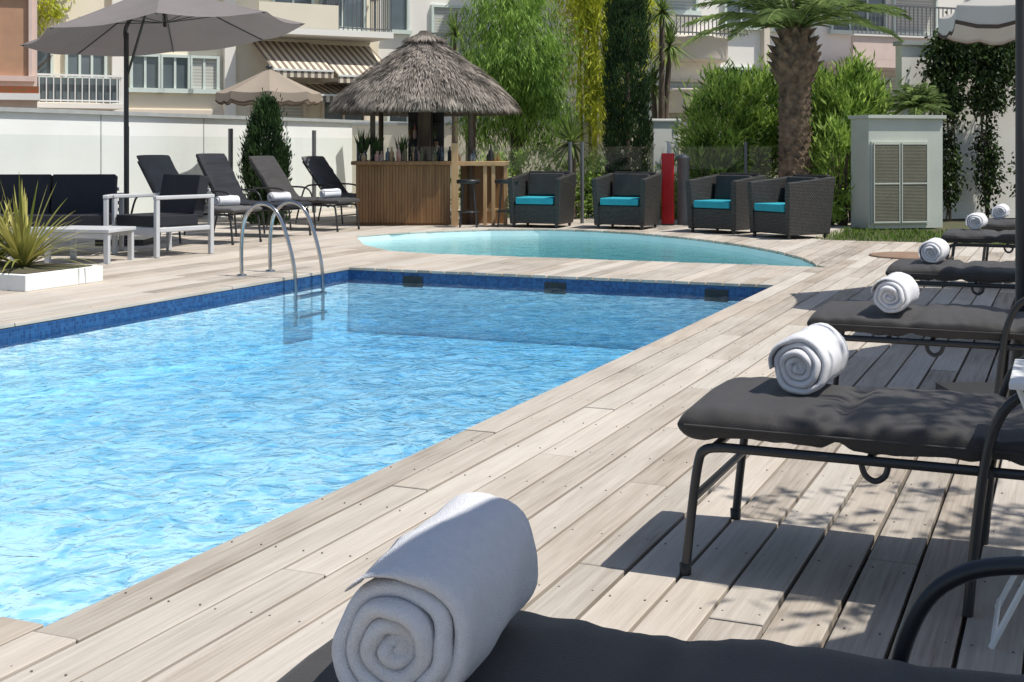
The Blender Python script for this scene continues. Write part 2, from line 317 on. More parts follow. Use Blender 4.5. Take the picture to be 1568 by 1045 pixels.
# ---------------------------------------------------------------- pools / deck
PV0,PV1=V0-28*BW,V0; PU0,PU1=2.45,10.82
lo=[(-8.5,14.7),(-7.6,13.35),(-6.9,12.7),(-6.3,12.55),(-2.2,12.6)]
hi=[(-8.5,14.7),(-8.35,15.4),(-8.0,16.0),(-7.5,16.6),(-6.8,16.95),(-6.1,16.97),(-5.3,16.65),(-4.4,16.0),(-3.6,15.2),(-3.0,14.4),(-2.5,13.5),(-2.2,12.6)]
def itp(a,v): return float(np.interp(v,[q[0] for q in a],[q[1] for q in a]))
GAP=.012
mb=MB(); slab=MB(); sw=MB()
UMIN,UMAX=-3.0,22.5
def umax_at(v): return 16.3 if v>-2.9 else UMAX
r0=int((-12.8-V0)/BW); r1=int((9-V0)/BW)
for i in range(r0,r1):
    va,vb=V0+i*BW,V0+(i+1)*BW; vm=(va+vb)/2
    cuts=[]
    if va>PV0-1e-3 and vb<PV1+1e-3: cuts.append(((PU0,PU0),(PU1,PU1)))
    if va<-2.2 and vb>-8.5:
        cuts.append(((itp(lo,va),itp(lo,vb)),(itp(hi,va),itp(hi,vb))))
    cuts.sort(key=lambda c:c[0][0])
    segs=[];cur=(UMIN,UMIN)
    for a,b in cuts: segs.append((cur,a)); cur=b
    segs.append((cur,(umax_at(vm),)*2))
    if -8.8<vm<-2.0:
        for a,b in segs:
            slab.add([(va,a[0],-.03),(vb,a[1],-.03),(vb,b[1],-.03),(va,b[0],-.03)],[(0,1,2,3)],'dark')
    off=((i*.37)%1.0)*JL
    for a,b in segs:
        js=[];k=math.floor((max(a)+off)/JL)+1
        while k*JL-off<min(b)-.05:
            if k*JL-off>max(a)+.05: js.append(k*JL-off)
            k+=1
        st=[a]+[(j,j) for j in js]+[b]
        for q in range(len(st)-1):
            g0=0 if q==0 else .003; g1=0 if q==len(st)-2 else .003
            j1=random.uniform(-.0015,.0015)
            x0,x1=va+GAP/2+j1,vb-GAP/2+j1; s0,s1=st[q],st[q+1]
            dz=random.uniform(-.0018,.0018)
            if max(s0)+.01>min(s1): continue
            mb.hexa([(x0,s0[0]+g0,-.026),(x1,s0[1]+g0,-.026),(x1,s1[1]-g1,-.026),(x0,s1[0]-g1,-.026)],
                    [(x0,s0[0]+g0,dz),(x1,s0[1]+g0,dz),(x1,s1[1]-g1,dz),(x0,s1[0]-g1,dz)],'deck')
    if -4.5<vm<2.5:
        for ju in np.arange(.3,8,.48):
            if PV0<vm<PV1 and PU0-.02<ju<PU1: continue
            for dx in (.028,BW-.028):
                x=va+dx+random.uniform(-.004,.004); y=ju+random.uniform(-.012,.012)
                sw.lathe((x,y,0),[(.003,-.004),(.003,.0021),(.002,.0023)],'screw',6,False)
deck=mb.obj('wooden_pool_deck',rz=UV,bevel=.0025,seg=1)
slab.obj('deck_subframe',rz=UV)
sw.obj('deck_screws',rz=UV)

g=MB(); X0,X1,Y0,Y1=-8.75,-2.05,2.3,17.2; B=300; z=-.045
for (a,b,c,d) in ((-B,B,-B,Y0),(-B,B,Y1,B),(-B,X0,Y0,Y1),(X1,B,Y0,Y1)):
    g.add([(a,c,z),(b,c,z),(b,d,z),(a,d,z)],[(0,1,2,3)],'asphalt')
g.obj('ground',rz=UV)
def basin(outl,floorz,band,kb,kw):
    m=MB(); n=len(outl)
    for i in range(n):
        a,b=outl[i],outl[(i+1)%n]; fa,fb=floorz(a),floorz(b)
        m.add([(a[0],a[1],-.028),(b[0],b[1],-.028),(b[0],b[1],-band),(a[0],a[1],-band)],[(0,1,2,3)],kb)
        m.add([(a[0],a[1],-band),(b[0],b[1],-band),(b[0],b[1],fb),(a[0],a[1],fa)],[(0,1,2,3)],kw)
    return m
out1=[(PV0,PU0),(PV1,PU0),(PV1,PU1),(PV0,PU1)]
fz=lambda p:-.36-.030*(p[1]-PU0)
m1=basin(out1,fz,.15,'tileblue','tilelight')
m1.add([(p[0],p[1],fz(p)) for p in out1],[(0,1,2,3)],'tilelight')
for k in range(1,4):
    x=PV0+(.17 if k==1 else (.52 if k==2 else .88))*(PV1-PV0)
    m1.bb(x-.10,x+.10,PU1-.012,PU1-.002,-.16,-.06,'black')
m1.obj('swimming_pool',rz=UV)
vs=np.arange(-8.5,-2.19,.15)
out2=[(v,itp(lo,v)) for v in vs]+[(v,itp(hi,v)) for v in vs[::-1]][1:-1]
m2=basin(out2,lambda p:-.55,.2,'aqua','aqua')
m2.add([(p[0],p[1],-.55) for p in out2],[tuple(range(len(out2)))],'aqua')
m2.bb(-2.95,-2.8,13.0,13.02,-.12,-.03,'white')
m2.obj('children_pool',rz=UV)
def water1():
    nu,nv=340,170; e=.03; zt=-.10
    us=np.linspace(PU0-e,PU1+e,nu+1); vv=np.linspace(PV0-e,PV1+e,nv+1)
    V=[];F=[]
    for u in us:
        for v in vv:
            h=noise.noise(Vector((v*2.6,u*2.0,1)))*.010+noise.noise(Vector((v*6+3,u*5,4)))*.009+noise.noise(Vector((v*13,u*11,9)))*.006
            V.append((v,u,zt+h))
    W=nv+1
    for i in range(nu):
        for j in range(nv): F.append((i*W+j,i*W+j+1,(i+1)*W+j+1,(i+1)*W+j))
    per=[j for j in range(W)]+[i*W+nv for i in range(1,nu+1)]+[nu*W+j for j in range(nv-1,-1,-1)]+[i*W for i in range(nu-1,0,-1)]
    b=len(V)
    for p in per: V.append((V[p][0],V[p][1],-3))
    n=len(per)
    for i in range(n): F.append((per[(i+1)%n],per[i],b+i,b+(i+1)%n))
    F.append(tuple(b+i for i in range(n-1,-1,-1)))
    m=MB(); m.add(V,F,'water',True); m.obj('pool_water',rz=UV)
water1()
m=MB(); cx,cy=-5.6,14.6
ou=[(cx+(p[0]-cx)*1.012,cy+(p[1]-cy)*1.012) for p in out2]; n=len(ou)
m.add([(p[0],p[1],-.10) for p in ou]+[(p[0],p[1],-3) for p in ou],[tuple(range(n)),tuple(range(2*n-1,n-1,-1))]+[(i,n+i,n+(i+1)%n,(i+1)%n) for i in range(n)],'water2')
m.obj('children_pool_water',rz=UV)

m=MB()
for u in (9.72,10.17):
    m.tube(cr([(-6.78,u,0),(-6.78,u,.30),(-6.74,u,.52),(-6.60,u,.64),(-6.44,u,.60),(-6.33,u,.42),(-6.24,u,.12),(-6.22,u,-.1),(-6.22,u,-.42)],6),.017,'steel',10)
    m.lathe((-6.78,u,0),[(.045,0),(.045,.012),(.02,.018)],'steel')
for zz in (-.17,-.34): m.box((-6.21,9.945,zz),(.07,.45,.025),'steel')
m.obj('pool_ladder',rz=UV)

# ---------------------------------------------------------------- lounger, towels
def lounger(name,loc,ang,back=35,k='cush',quilt=(.42,.82),th=.082,seatlen=1.1):
    m=MB(); W=.60; L1=seatlen; L2=.75; ba=R(back)
    L0=L1+L2
    def path(s):
        rr=.12
        if s<L1-rr: return (s,0,0)
        if s>L1+rr: 
            return (L1+(s-L1)*math.cos(ba),(s-L1)*math.sin(ba),ba)
        t=(s-(L1-rr))/(2*rr)
        p0=Vector((L1-rr,0));p1=Vector((L1,0));p2=Vector((L1+rr*math.cos(ba),rr*math.sin(ba)))
        p=p0*(1-t)**2+p1*2*t*(1-t)+p2*t*t
        return (p.x,p.y,ba*t)
    n=32; ns=150; vs=[]
    zc=.404
    ss=[0,.002,.006,.013,.022,.035]+list(np.linspace(.05,L0-.05,ns))+[L0-.035,L0-.022,L0-.013,L0-.006,L0-.002,L0]
    for s_ in ss:
        x,z_,a=path(s_); e=min(s_,L0-s_); er=.038
        f=math.sqrt(max(0.0,1-(1-min(e,er)/er)**2))*.97+.03
        q=1.0
        for c in quilt+(L1,): q-=.32*math.exp(-((s_-c)/.03)**2)
        for j in range(n):
            t=2*math.pi*j/n; ct,st=math.cos(t),math.sin(t)
            y=(W/2-.012*(1-q)*2)*math.copysign(abs(ct)**.32,ct)*(.985+.015*f)
            h=th/2*q*f*math.copysign(abs(st)**.55,st)
            wob=.010*noise.noise(Vector((s_*5+loc[0]*3,y*6,st*2+loc[1])))+.007*noise.noise(Vector((s_*13,y*8,loc[1])))+.005*noise.noise(Vector((s_*30+loc[0]+y*9,y*6,loc[1])))
            h+=wob*f
            if st>0: h+=.012*q*f*(1-(2*y/W)**2)
            vs.append((x-math.sin(a)*h,y,zc+z_+math.cos(a)*h))
    K=len(ss)
    fs=[(i*n+j,i*n+(j+1)%n,(i+1)*n+(j+1)%n,(i+1)*n+j) for i in range(K-1) for j in range(n)]
    m.add(vs,[f[::-1] for f in fs]+[tuple(range(n)),tuple(range(K*n-1,(K-1)*n-1,-1))],k,True)
    for sy in (-1,1):
        pts=[]
        for s_ in np.linspace(.02,L0-.02,40):
            x,z_,a=path(s_); pts.append((x,sy*(W/2-.001),zc+z_))
        m.tube(pts,.004,k,5)
    r=.013; zr=.350
    for sy in (-1,1):
        y=sy*.285
        m.tube([(.10,y,zr),(L1,y,zr)]+[(L1+L2*math.cos(ba)*t,y,zr+L2*math.sin(ba)*t) for t in (.5,.97)],r,'frame')
        m.tube(cr([(.02,y,.0),(.035,y,.15),(.055,y,.30),(.075,y,.34),(.13,y,zr)],5),r,'frame')
        m.lathe((.02,y,0),[(.016,0),(.017,.03),(.014,.032)],'black',8)
        ya=sy*.315
        m.tube(cr([(.74,ya,0),(.77,ya,.30),(.80,ya,.46),(.86,ya,.545),(.98,ya,.575),(1.25,ya,.575),(1.36,ya,.55),(1.42,ya,.47),(1.50,ya,.2),(1.55,ya,0)],6),r,'frame')
        m.tube(cr([(.48,y,zr),(.49,y,.315),(.515,y,.300),(.54,y,.315),(.55,y,zr)],5),.008,'frame')
    m.tube([(.045,-.285,.21),(.045,.285,.21)],.011,'frame')
    for x in (.10,.5,.9): m.tube([(x,-.285,zr),(x,.285,zr)],.011,'frame')
    m.tube([(.79,-.315,zr),(.79,.315,zr)],.011,'frame')
    for t in (.35,.7): m.tube([(L1+L2*math.cos(ba)*t,-.285,zr+L2*math.sin(ba)*t),(L1+L2*math.cos(ba)*t,.285,zr+L2*math.sin(ba)*t)],.009,'frame')
    return m.obj(name,loc,ang)
def towel(name,loc,ang,r=.1,ln=.36,turns=4.6,res=26,seed=0):
    m=MB()
    n=int(turns*res); th=(r-.004)/turns*.985
    pro=[]
    for i in range(n+1):
        t=i/n; a=t*turns*2*math.pi; rad=.004+(r-.004-th/2)*t
        wob=1+.08*math.sin(2*a+seed)*(.4+.6*t)*(1-.5*t)+.035*math.sin(5*a+seed*2)*(1-.6*t)
        pro.append((rad*wob*math.cos(a+seed),rad*wob*math.sin(a+seed)*.97,a))
    secs=[(0,.25),(.003,.6),(.008,.86),(.016,1),(.04,1.0),(.07,1),(.11,1.02),(.15,1.0),(.19,1.0),(.23,1.02),(.26,1),(ln-.05,1),(ln-.016,1),(ln-.008,.86),(ln-.003,.6),(ln,.25)]
    secs=sorted([(a,b) for a,b in secs if a<ln-.055 or a>=ln-.05])
    vs=[]
    for (s_,f) in secs:
        for i,(x,z_,a) in enumerate(pro):
            rad=math.hypot(x,z_) or 1e-6; nx,nz=x/rad,z_/rad
            t=i/n; tt=th*.485*f
            if i>n-8: tt*=max(.15,(n-i)/8)
            ez=.008*math.sin(a*1.3+seed)+.006*math.sin(a*.37)
            y=s_+ (ez if s_<ln/2 else -ez)*(1 if (s_<.02 or s_>ln-.02) else 0)
            w=.007*noise.noise(Vector((x*12,y*8,z_*12+seed)))+.003*noise.noise(Vector((x*35,y*26,z_*35+seed)))
            for sg in (-1,1):
                q=sg*tt+w*min(1,t*1.5)
                zz=z_+nz*q+r*.96
                if zz<.014: zz=.014-(.014-zz)*.2
                vs.append((x+nx*q,y-ln/2,zz))
    W=2*(n+1); fs=[]
    for k in range(len(secs)-1):
        for i in range(n):
            a=k*W+2*i
            fs.append((a,a+2,a+2+W,a+W)); fs.append((a+1,a+1+W,a+3+W,a+3))
        a=k*W; fs.append((a,a+W,a+W+1,a+1)); a=k*W+2*n; fs.append((a,a+1,a+W+1,a+W))
    for k in (0,len(secs)-1):
        for i in range(n):
            a=k*W+2*i; f=(a,a+1,a+3,a+2); fs.append(f if k==0 else f[::-1])
    m.add(vs,fs,'towel',True)
    rc=th*.95
    m.tube([(0,-ln/2+.010,r*.96),(0,-ln/2+.013,r*.96),(0,-ln/2+.022,r*.96),(0,ln/2-.022,r*.96),(0,ln/2-.013,r*.96),(0,ln/2-.010,r*.96)],[rc*.4,rc*.75,rc,rc,rc*.75,rc*.4],'towel',14)
    return m.obj(name,loc,ang)
VA=-TH
lounger('sun_lounger',(-.30,1.80,0),R(-18.4),quilt=(.5,))
for p in ((.56,3.78),(1.36,5.78),(2.32,7.98),(3.62,10.93),(4.5,12.5)):
    lounger('sun_lounger',(p[0],p[1],0),VA)
ZT=.445
towel('rolled_towel',(-.095,1.75,ZT),R(-15),.104,.38,4.2,44,1)
towel('rolled_towel',(.865,3.78,ZT),R(-26),.092,.32,4.2,34,2)
towel('rolled_towel',(1.63,5.55,ZT),R(-26),.086,.30,4,26,3)
towel('rolled_towel',(2.54,7.85,ZT),R(-26),.080,.30,4,22,4)
towel('rolled_towel',(3.90,10.95,ZT),R(-26),.082,.3,4,20,5)
towel('rolled_towel',(4.72,12.6,ZT),R(-26),.082,.3,4,20,6)
LA=math.pi-TH
left=[(-3.12,15.35,'cushgray',58),(-2.70,16.5,'cushnavy',60),(-2.22,17.75,'cush',54),(-1.70,19.2,'cushgray',52)]
for i,(x,y,k,b) in enumerate(left):
    lounger('sun_lounger',(x,y+.1,0),LA,back=b,k=k,th=.06,seatlen=1.0)
    towel('rolled_towel',(x-.30*C,y+.1+.30*S,ZT-.012),LA-math.pi/2+R(70),.075,.3,3.5,18,10+i)

# ---------------------------------------------------------------- parasols
def parasol(name,pole,cen,zr,zt,Rr,k,valance=0,tilt=(0,0),pr=.022,n=8,rot0=.2,scal=False,trim=None):
    m=MB(); T=Matrix.Translation((cen[0],cen[1],zr))@Matrix.Rotation(R(tilt[0]),4,'X')@Matrix.Rotation(R(tilt[1]),4,'Y')
    m.T=T; h=zt-zr; sub=6; ra=7
    A=n*sub; vs=[(0,0,h)]
    def rim(a,t):
        ph=((a/ sub)%1.0); an=2*math.pi*a/A+rot0
        k_=math.cos(math.pi/n)/math.cos((ph-.5)*2*math.pi/n)
        sag=.03*Rr*math.sin(math.pi*ph)*t
        rr=Rr*t*(k_ - .02*math.sin(math.pi*ph)*t)
        z_=h*(1-t)**1.10 - sag
        return (rr*math.cos(an),rr*math.sin(an),z_)
    for q in range(1,ra+1):
        for a in range(A): vs.append(rim(a,q/ra))
    fs=[(0,1+a,1+(a+1)%A) for a in range(A)]
    for q in range(ra-1):
        for a in range(A):
            b=1+q*A; fs.append((b+a,b+A+a,b+A+(a+1)%A,b+(a+1)%A))
    m.add(vs,fs,k,False)
    if valance:
        vs=[];v2=[]
        for a in range(A):
            x,y,z_=rim(a,1); ph=(a/sub)%1
            d=valance*(1+.25*abs(math.sin(math.pi*ph*2)) if scal else 1)
            vs+= [(x*1.002,y*1.002,z_),(x*1.01,y*1.01,z_-d)]
            v2+= [(x*1.012,y*1.012,z_-d+.02),(x*1.014,y*1.014,z_-d-.008)]
        ff=[(2*a,2*a+1,(2*a+3)%(2*A),(2*a+2)%(2*A)) for a in range(A)]
        m.add(vs,ff,k)
        if trim: m.add(v2,ff,trim)
    for i in range(n):
        pts=[(rim(i*sub,t)[0],rim(i*sub,t)[1],rim(i*sub,t)[2]-.015) for t in (.05,.3,.6,.98)]
        m.tube(pts,.008,'frame',5)
        xx=rim(i*sub,.5); m.tube([(0,0,h-.45),(xx[0],xx[1],xx[2]-.02)],.006,'frame',5)
    m.tube([(0,0,h+.04),(0,0,h-.5)],.02,'frame')
    m.lathe((0,0,h),[(.05,0),(.06,.02),(.02,.05)],'frame',10)
    m.T=None
    if pole==cen:
        m.tube([(pole[0],pole[1],0),(cen[0],cen[1],zt-.1)],pr,'frame',10)
    else:
        px,py=pole
        m.tube([(px,py,0),(px,py,zr+.05)],pr,'frame',10)
        m.tube(cr([(px,py,zr-.05),(px,py,zr+.12),((px*.6+cen[0]*.4),(py*.6+cen[1]*.4),zt-.22),(cen[0],cen[1],zt-.12)],5),pr*.8,'frame',8)
        m.tube([(px,py,zr-.5),((px+cen[0])/2,(py+cen[1])/2,zt-.32)],pr*.5,'frame',8)
    m.bb(pole[0]-.28,pole[0]+.28,pole[1]-.28,pole[1]+.28,.0,.07,'frame')
    m.lathe((pole[0],pole[1],.07),[(.05,0),(.04,.15),(pr*1.1,.3)],'frame',10)
    return m.obj(name)
parasol('parasol',(-4.55,15.4),(-3.98,15.0),2.44,3.02,1.60,'taupe',0,(-2,-6),.030)
parasol('parasol',(-3.76,20.2),(-3.76,20.2),1.98,2.36,.80,'sand',.13,scal=True,pr=.018,trim='brown')
parasol('parasol',(4.25,9.2),(4.25,9.2),2.12,2.6,1.22,'pale',.12,scal=True,pr=.02,trim='brown')
parasol('parasol',(2.22,5.7),(3.75,6.1),2.35,2.85,1.25,'taupe',0,pr=.022)
parasol('parasol',(2.09,1.34),(2.09,1.34),2.30,2.85,1.45,'taupe',0,pr=.024,rot0=0)

# ---------------------------------------------------------------- wicker chairs
def wchair(loc,a):
    m=MB()
    m.bb(-.32,.32,-.33,.28,.06,.33,'wicker')
    for s_ in (-1,1):
        x0,x1=s_*.29,s_*.37; t0,t1=s_*.315,s_*.40
        b=[(x0,-.34,.05),(x1,-.34,.05),(x1,.34,.05),(x0,.34,.05)]; t=[(t0,-.37,.70),(t1,-.37,.70),(t1,.40,.77),(t0,.40,.77)]
        if s_<0: b=[b[1],b[0],b[3],b[2]]; t=[t[1],t[0],t[3],t[2]]
        m.hexa(b,t,'wicker')
    m.hexa([(-.289,.27,.05),(.289,.27,.05),(.289,.34,.05),(-.289,.34,.05)],[(-.314,.33,.79),(.314,.33,.79),(.314,.402,.79),(-.314,.402,.79)],'wicker')
    m.bb(-.28,.28,-.35,.26,.335,.43,'turq')
    m.box((0,.20,.60),(.52,.10,.32),'cush',rot=(R(-10),0,0))
    for x in (-.32,.32):
        for y in (-.3,.3): m.bb(x-.02,x+.02,y-.02,y+.02,0,.06,'frame')
    m.obj('wicker_armchair',loc,R(a),bevel=.014)
wchair((.43,18.75,0),-20); wchair((1.62,18.4,0),-24); wchair((2.86,17.5,0),-42); wchair((3.52,16.55,0),-60)

def lounge(name,loc,a,w,seats):
    m=MB(); h=w/2
    for x in (-h+.03,h-.03):
        for y in (-.36,.34): m.bb(x-.025,x+.025,y-.025,y+.025,0,.60 if y<0 else .62,'graypaint')
        m.bb(x-.03,x+.03,-.39,.37,.60,.64,'graypaint')
        m.bb(x-.02,x+.02,-.335,.315,.26,.31,'graypaint')
    m.bb(-h+.055,h-.055,-.38,-.34,.22,.31,'graypaint'); m.bb(-h+.055,h-.055,.32,.36,.22,.31,'graypaint')
    for i in range(5): m.bb(-h+.055,h-.055,.34,.36,.36+i*.075,.40+i*.075,'graypaint')
    sw_=(w-.12)/seats
    for i in range(seats):
        c=-h+.06+sw_*(i+.5)
        m.bb(c-sw_/2+.005,c+sw_/2-.005,-.37,.20,.315,.43,'cushnavy')
        m.box((c,.25,.62),(sw_-.02,.13,.44),'cushnavy',rot=(R(-12),0,0))
    m.obj(name,loc,a,bevel=.022,seg=3)
lounge('garden_sofa',(-5.0,14.0,0),R(4),1.5,2)
lounge('garden_armchair',(-3.72,13.95,0),R(-38),.78,1)
def ctable(loc,a,w,d,h):
    m=MB(); m.bb(-w/2,w/2,-d/2,d/2,h-.035,h,'graypaint')
    for x in (-w/2+.04,w/2-.04):
        for y in (-d/2+.04,d/2-.04): m.bb(x-.025,x+.025,y-.025,y+.025,0,h-.037,'graypaint')
    for y in (-d/2+.04,d/2-.04): m.bb(-w/2+.066,w/2-.066,y-.015,y+.015,h-.09,h-.038,'graypaint')
    m.obj('coffee_table',loc,a,bevel=.005)
ctable((-4.22,13.05,0),R(-12),.72,.55,.34)
ctable((-5.1,12.0,0),R(-5),.9,.6,.36)
m=MB()
for y in (-.14,.14):
    m.tube([(-.16,y,0),(.12,y,.60)],.007,'white'); m.tube([(.12,y,0),(-.10,y,.60)],.007,'white')
m.tube([(-.155,-.14,.02),(-.155,.14,.02)],.006,'white'); m.tube([(.12,-.14,.02),(.12,.14,.02)],.006,'white')
m.bb(-.12,.30,-.18,.18,.602,.618,'white')
m.obj('folding_side_table',(1.30,3.06,0),R(-23),bevel=.003)

# ---------------------------------------------------------------- left wall & fence
m=MB()
m.bb(-.12,.12,-8,12,-.04,1.60,'wallw'); m.bb(-.17,.17,-8,12,1.602,1.66,'cap')
for u in np.arange(-7,12,2.4): m.bb(.121,.126,u,u+.02,0,1.6,'cap')
m.obj('white_boundary_wall',P(-12.85,17.0),UV)
m=MB()
for u in (9.7,12.15,14.6,17.05,19.5,21.95): 
    m.tube([(0,u,0),(0,u,1.43)],.038,'rail',8)
    if u<21: m.bb(-.006,.006,u+.08,u+2.37,.08,1.30,'glass')
m.obj('glass_fence',P(-12.1,0),UV)
m=MB()
xs=[-2.3,-.85,.87,1.05,2.35,3.5,4.9]
for i,x in enumerate(xs):
    m.tube([(x,0,0),(x,0,1.22)],.028,'rail' if i not in (4,) else 'graypaint',8)
    if i<len(xs)-1 and xs[i+1]-x>.4: m.bb(x+.05,xs[i+1]-.05,-.005,.005,.08,1.15,'glass')
m.obj('glass_fence',(0,19.55,0))
m=MB(); m.bb(-.085,.085,-.06,.06,.02,1.05,'red'); m.bb(-.095,.095,-.07,.07,0,.02,'frame'); m.bb(-.07,.07,-.066,-.061,.08,.99,'red')
m.obj('red_fire_cabinet',(2.28,19.1,0),R(-15),bevel=.006)
m=MB(); m.lathe((0,0,0),[(.09,0),(.09,.95),(.10,.96),(.10,1.0),(.03,1.04)],'rail',16); m.obj('outdoor_ashtray_bin',(2.52,19.2,0))

# ---------------------------------------------------------------- bar hut
m=MB(); cx,cy=-1.34,20.0
prof=[(1.33,1.64),(1.40,1.74),(1.33,1.86),(1.16,2.04),(.95,2.21),(.72,2.38),(.50,2.53),(.34,2.64),(.20,2.72),(.05,2.78)]
m.lathe((cx,cy,0),[(1.18,1.70)]+prof,'thatch',32)
def pr_at(t):
    q=t*(len(prof)-2)+1; i=min(int(q),len(prof)-2); f=q-i
    return prof[i][0]*(1-f)+prof[i+1][0]*f, prof[i][1]*(1-f)+prof[i+1][1]*f
for _ in range(20000):
    t=random.random()**1.35*.97; a=random.uniform(0,2*math.pi)
    tier=round(t*10)/10; t=min(.98,max(0,tier+random.uniform(-.05,.05)))
    r_,z_=pr_at(t); r2,z2=pr_at(max(0,t-.1)); 
    if t<.1: r2,z2=r_+.07,z_-.12
    d=Vector((math.cos(a)*(r2-r_),math.sin(a)*(r2-r_),z2-z_)).normalized()+rv()*.24+Vector((math.cos(a),math.sin(a),0))*.04
    bump_=.02*math.sin(a*9+t*20)
    p=(cx+(r_+bump_)*math.cos(a),cy+(r_+bump_)*math.sin(a),z_+.02+random.uniform(0,.02))
    m.leaf(p,d,(-math.sin(a),math.cos(a),random.uniform(-.4,.4)),random.uniform(.09,.18),random.uniform(.008,.017),'straw')
for _ in range(1500):
    a=random.uniform(0,2*math.pi); rr=random.uniform(.03,.30)
    p=(cx+rr*math.cos(a),cy+rr*math.sin(a),2.90-rr*.30); m.leaf(p,(math.cos(a),math.sin(a),-.9),(-math.sin(a),math.cos(a),0),random.uniform(.08,.17),.018,'straw')
m.lathe((cx,cy,2.72),[(.30,-.04),(.30,.02),(.22,.10),(.10,.16),(.07,.2)],'thatch',14)
for a in (40,140,220,320):
    x,y=cx+.95*math.cos(R(a)),cy+.95*math.sin(R(a)); m.tube([(x,y,0),(x,y,1.95)],.04,'bark',8)
m.tube([(cx,cy,0),(cx,cy,2.5)],.10,'bark',10)
for a in range(0,360,30): m.tube([(cx+.1*math.cos(R(a)),cy+.1*math.sin(R(a)),2.3),(cx+1.25*math.cos(R(a)),cy+1.25*math.sin(R(a)),1.72)],.02,'bark',6)
m.obj('thatched_bar_roof')
m=MB()
x=-2.26
while x<-.93:
    m.bb(x,x+.042,18.955+random.uniform(-.004,.004),18.985,.04,.88,'barwood'); x+=.044
m.bb(-2.27,-.92,18.99,19.5,0,.88,'barwood'); m.bb(-2.33,-.88,18.88,19.56,.882,.935,'barwood')
m.bb(-2.27,-2.2,19.502,20.7,0,.88,'barwood'); m.bb(-2.3,-2.0,19.562,20.8,.882,.935,'barwood')
m.bb(-.88,-.78,18.9,19.0,0,1.2,'pine')
m.bb(-.78,-.05,18.98,19.45,.87,.93,'pine')
for xx in (-.42,-.30,-.12): m.bb(xx,xx+.055,19.0,19.06,0,.87,'pine'); 
m.bb(-.42,-.07,19.02,19.05,.2,.25,'pine')
m.bb(-.77,-.09,19.46,19.5,0,.86,'barwood')
m.bb(-1.6,-1.08,20.15,20.4,0,.9,'black')
for z_ in (1.0,1.25,1.5): m.bb(-1.6,-1.08,20.15,20.35,z_,z_+.02,'black')
m.bb(-1.62,-1.06,20.36,20.39,.9,1.8,'black')
m.bb(-1.45,-1.22,20.05,20.14,.0,1.75,'black')
def bottle(x,y,z,h,k): m.lathe((x,y,z),[(.032,0),(.034,h*.6),(.012,h*.75),(.012,h)],k,8)
for _ in range(26):
    bottle(random.uniform(-1.58,-1.1),random.uniform(20.16,20.3),random.choice((1.021,1.271,.901)),random.uniform(.16,.23),random.choice(('bottle','labels','bottle','black')))
for _ in range(30):
    bottle(random.uniform(-2.2,-.2),random.uniform(19.05,19.4),.936,random.uniform(.08,.24),random.choice(('bottle','labels','black','glassdark','pine')))
m.obj('pool_bar',bevel=.004)
m=MB()
for xx,h in ((-2.2,.46),(-2.02,.40),(-1.62,.36)):
    m.lathe((xx,19.3,.936),[(.05,0),(.06,.05),(.05,.09)],'black',10)
    for _ in range(50): m.leaf((xx+random.uniform(-.03,.03),19.3,1.0),(random.uniform(-.4,.4),random.uniform(-.4,.4),1),rv(),h*random.uniform(.5,1),.035,'lf_ivy')
m.obj('potted_bar_plants')
def stool(x,y):
    m=MB(); m.lathe((0,0,0),[(.16,.62),(.17,.63),(.17,.67),(.15,.68)],'black',16)
    for i in range(4):
        a=R(45+90*i); m.tube([(.10*math.cos(a),.10*math.sin(a),.62),(.17*math.cos(a),.17*math.sin(a),0)],.012,'frame')
    m.tube([(.15*math.cos(R(q)),.15*math.sin(R(q)),.22) for q in range(0,361,30)],.008,'frame'); m.obj('bar_stool',(x,y,0))
stool(-.62,18.6); stool(-.08,18.7)

# ---------------------------------------------------------------- buildings
def window(m,x0,x1,z0,z1,y=0,k='glassdark',fk='pvc',mull=1):
    m.bb(x0,x1,y-.02,y-.002,z0,z1,k)
    t=.06
    m.bb(x0-t,x0,y-.09,y-.001,z0-t,z1+t,fk); m.bb(x1,x1+t,y-.09,y-.001,z0-t,z1+t,fk)
    m.bb(x0+.001,x1-.001,y-.085,y-.001,z1,z1+t,fk); m.bb(x0-t-.05,x1+t+.05,y-.13,y-.003,z0-t-.04,z0-.002,fk)
    for i in range(mull):
        c=x0+(x1-x0)*(i+1)/(mull+1); m.bb(c-.025,c+.025,y-.05,y-.021,z0,z1,fk)
def railing(m,x0,x1,y,z0,z1,k='rail',st=.1,sides=0):
    m.bb(x0,x1,y-.02,y+.02,z1-.04,z1,k); m.bb(x0,x1,y-.015,y+.015,z0+.04,z0+.07,k)
    for x in np.arange(x0,x1,st): m.bb(x,x+.018,y-.009,y+.009,z0,z1-.04,k)
    for xs_ in (x0,x1):
        if sides: m.bb(xs_-.02,xs_+.02,y,y+sides,z1-.04,z1,k); [m.bb(xs_-.009,xs_+.009,q,q+.018,z0,z1-.04,k) for q in np.arange(y,y+sides,st)]
w=MB(); w.bb(-16,0,0,9,0,10,'cream'); 
w.bb(-16,-3.4,-.10,-.001,1.78,1.95,'beige'); w.bb(-3.6,-3.35,-.18,-.002,0,10,'offwhite'); w.bb(-6.05,-5.75,-.15,-.002,0,10,'offwhite')
root=w.obj('cream_apartment_building',(-3.36,31,0),R(30),bevel=0)
d=MB()
for i,(a,b) in enumerate(((-5.6,-5.05),(-4.95,-4.4),(-4.3,-3.75))): window(d,a,b,2.42,3.1,0,'shutter' if i==2 else 'glassdark','pvc',1)
window(d,-6.95,-6.2,2.62,3.2,0,'glassdark','pvc',2); window(d,-8.4,-7.3,2.62,3.3,0,'glassdark','pvc',2)
for (a,b) in ((-5.4,-4.0),(-8.4,-6.6)): window(d,a,b,5.0,6.4,0,'shutter','pvc',1)
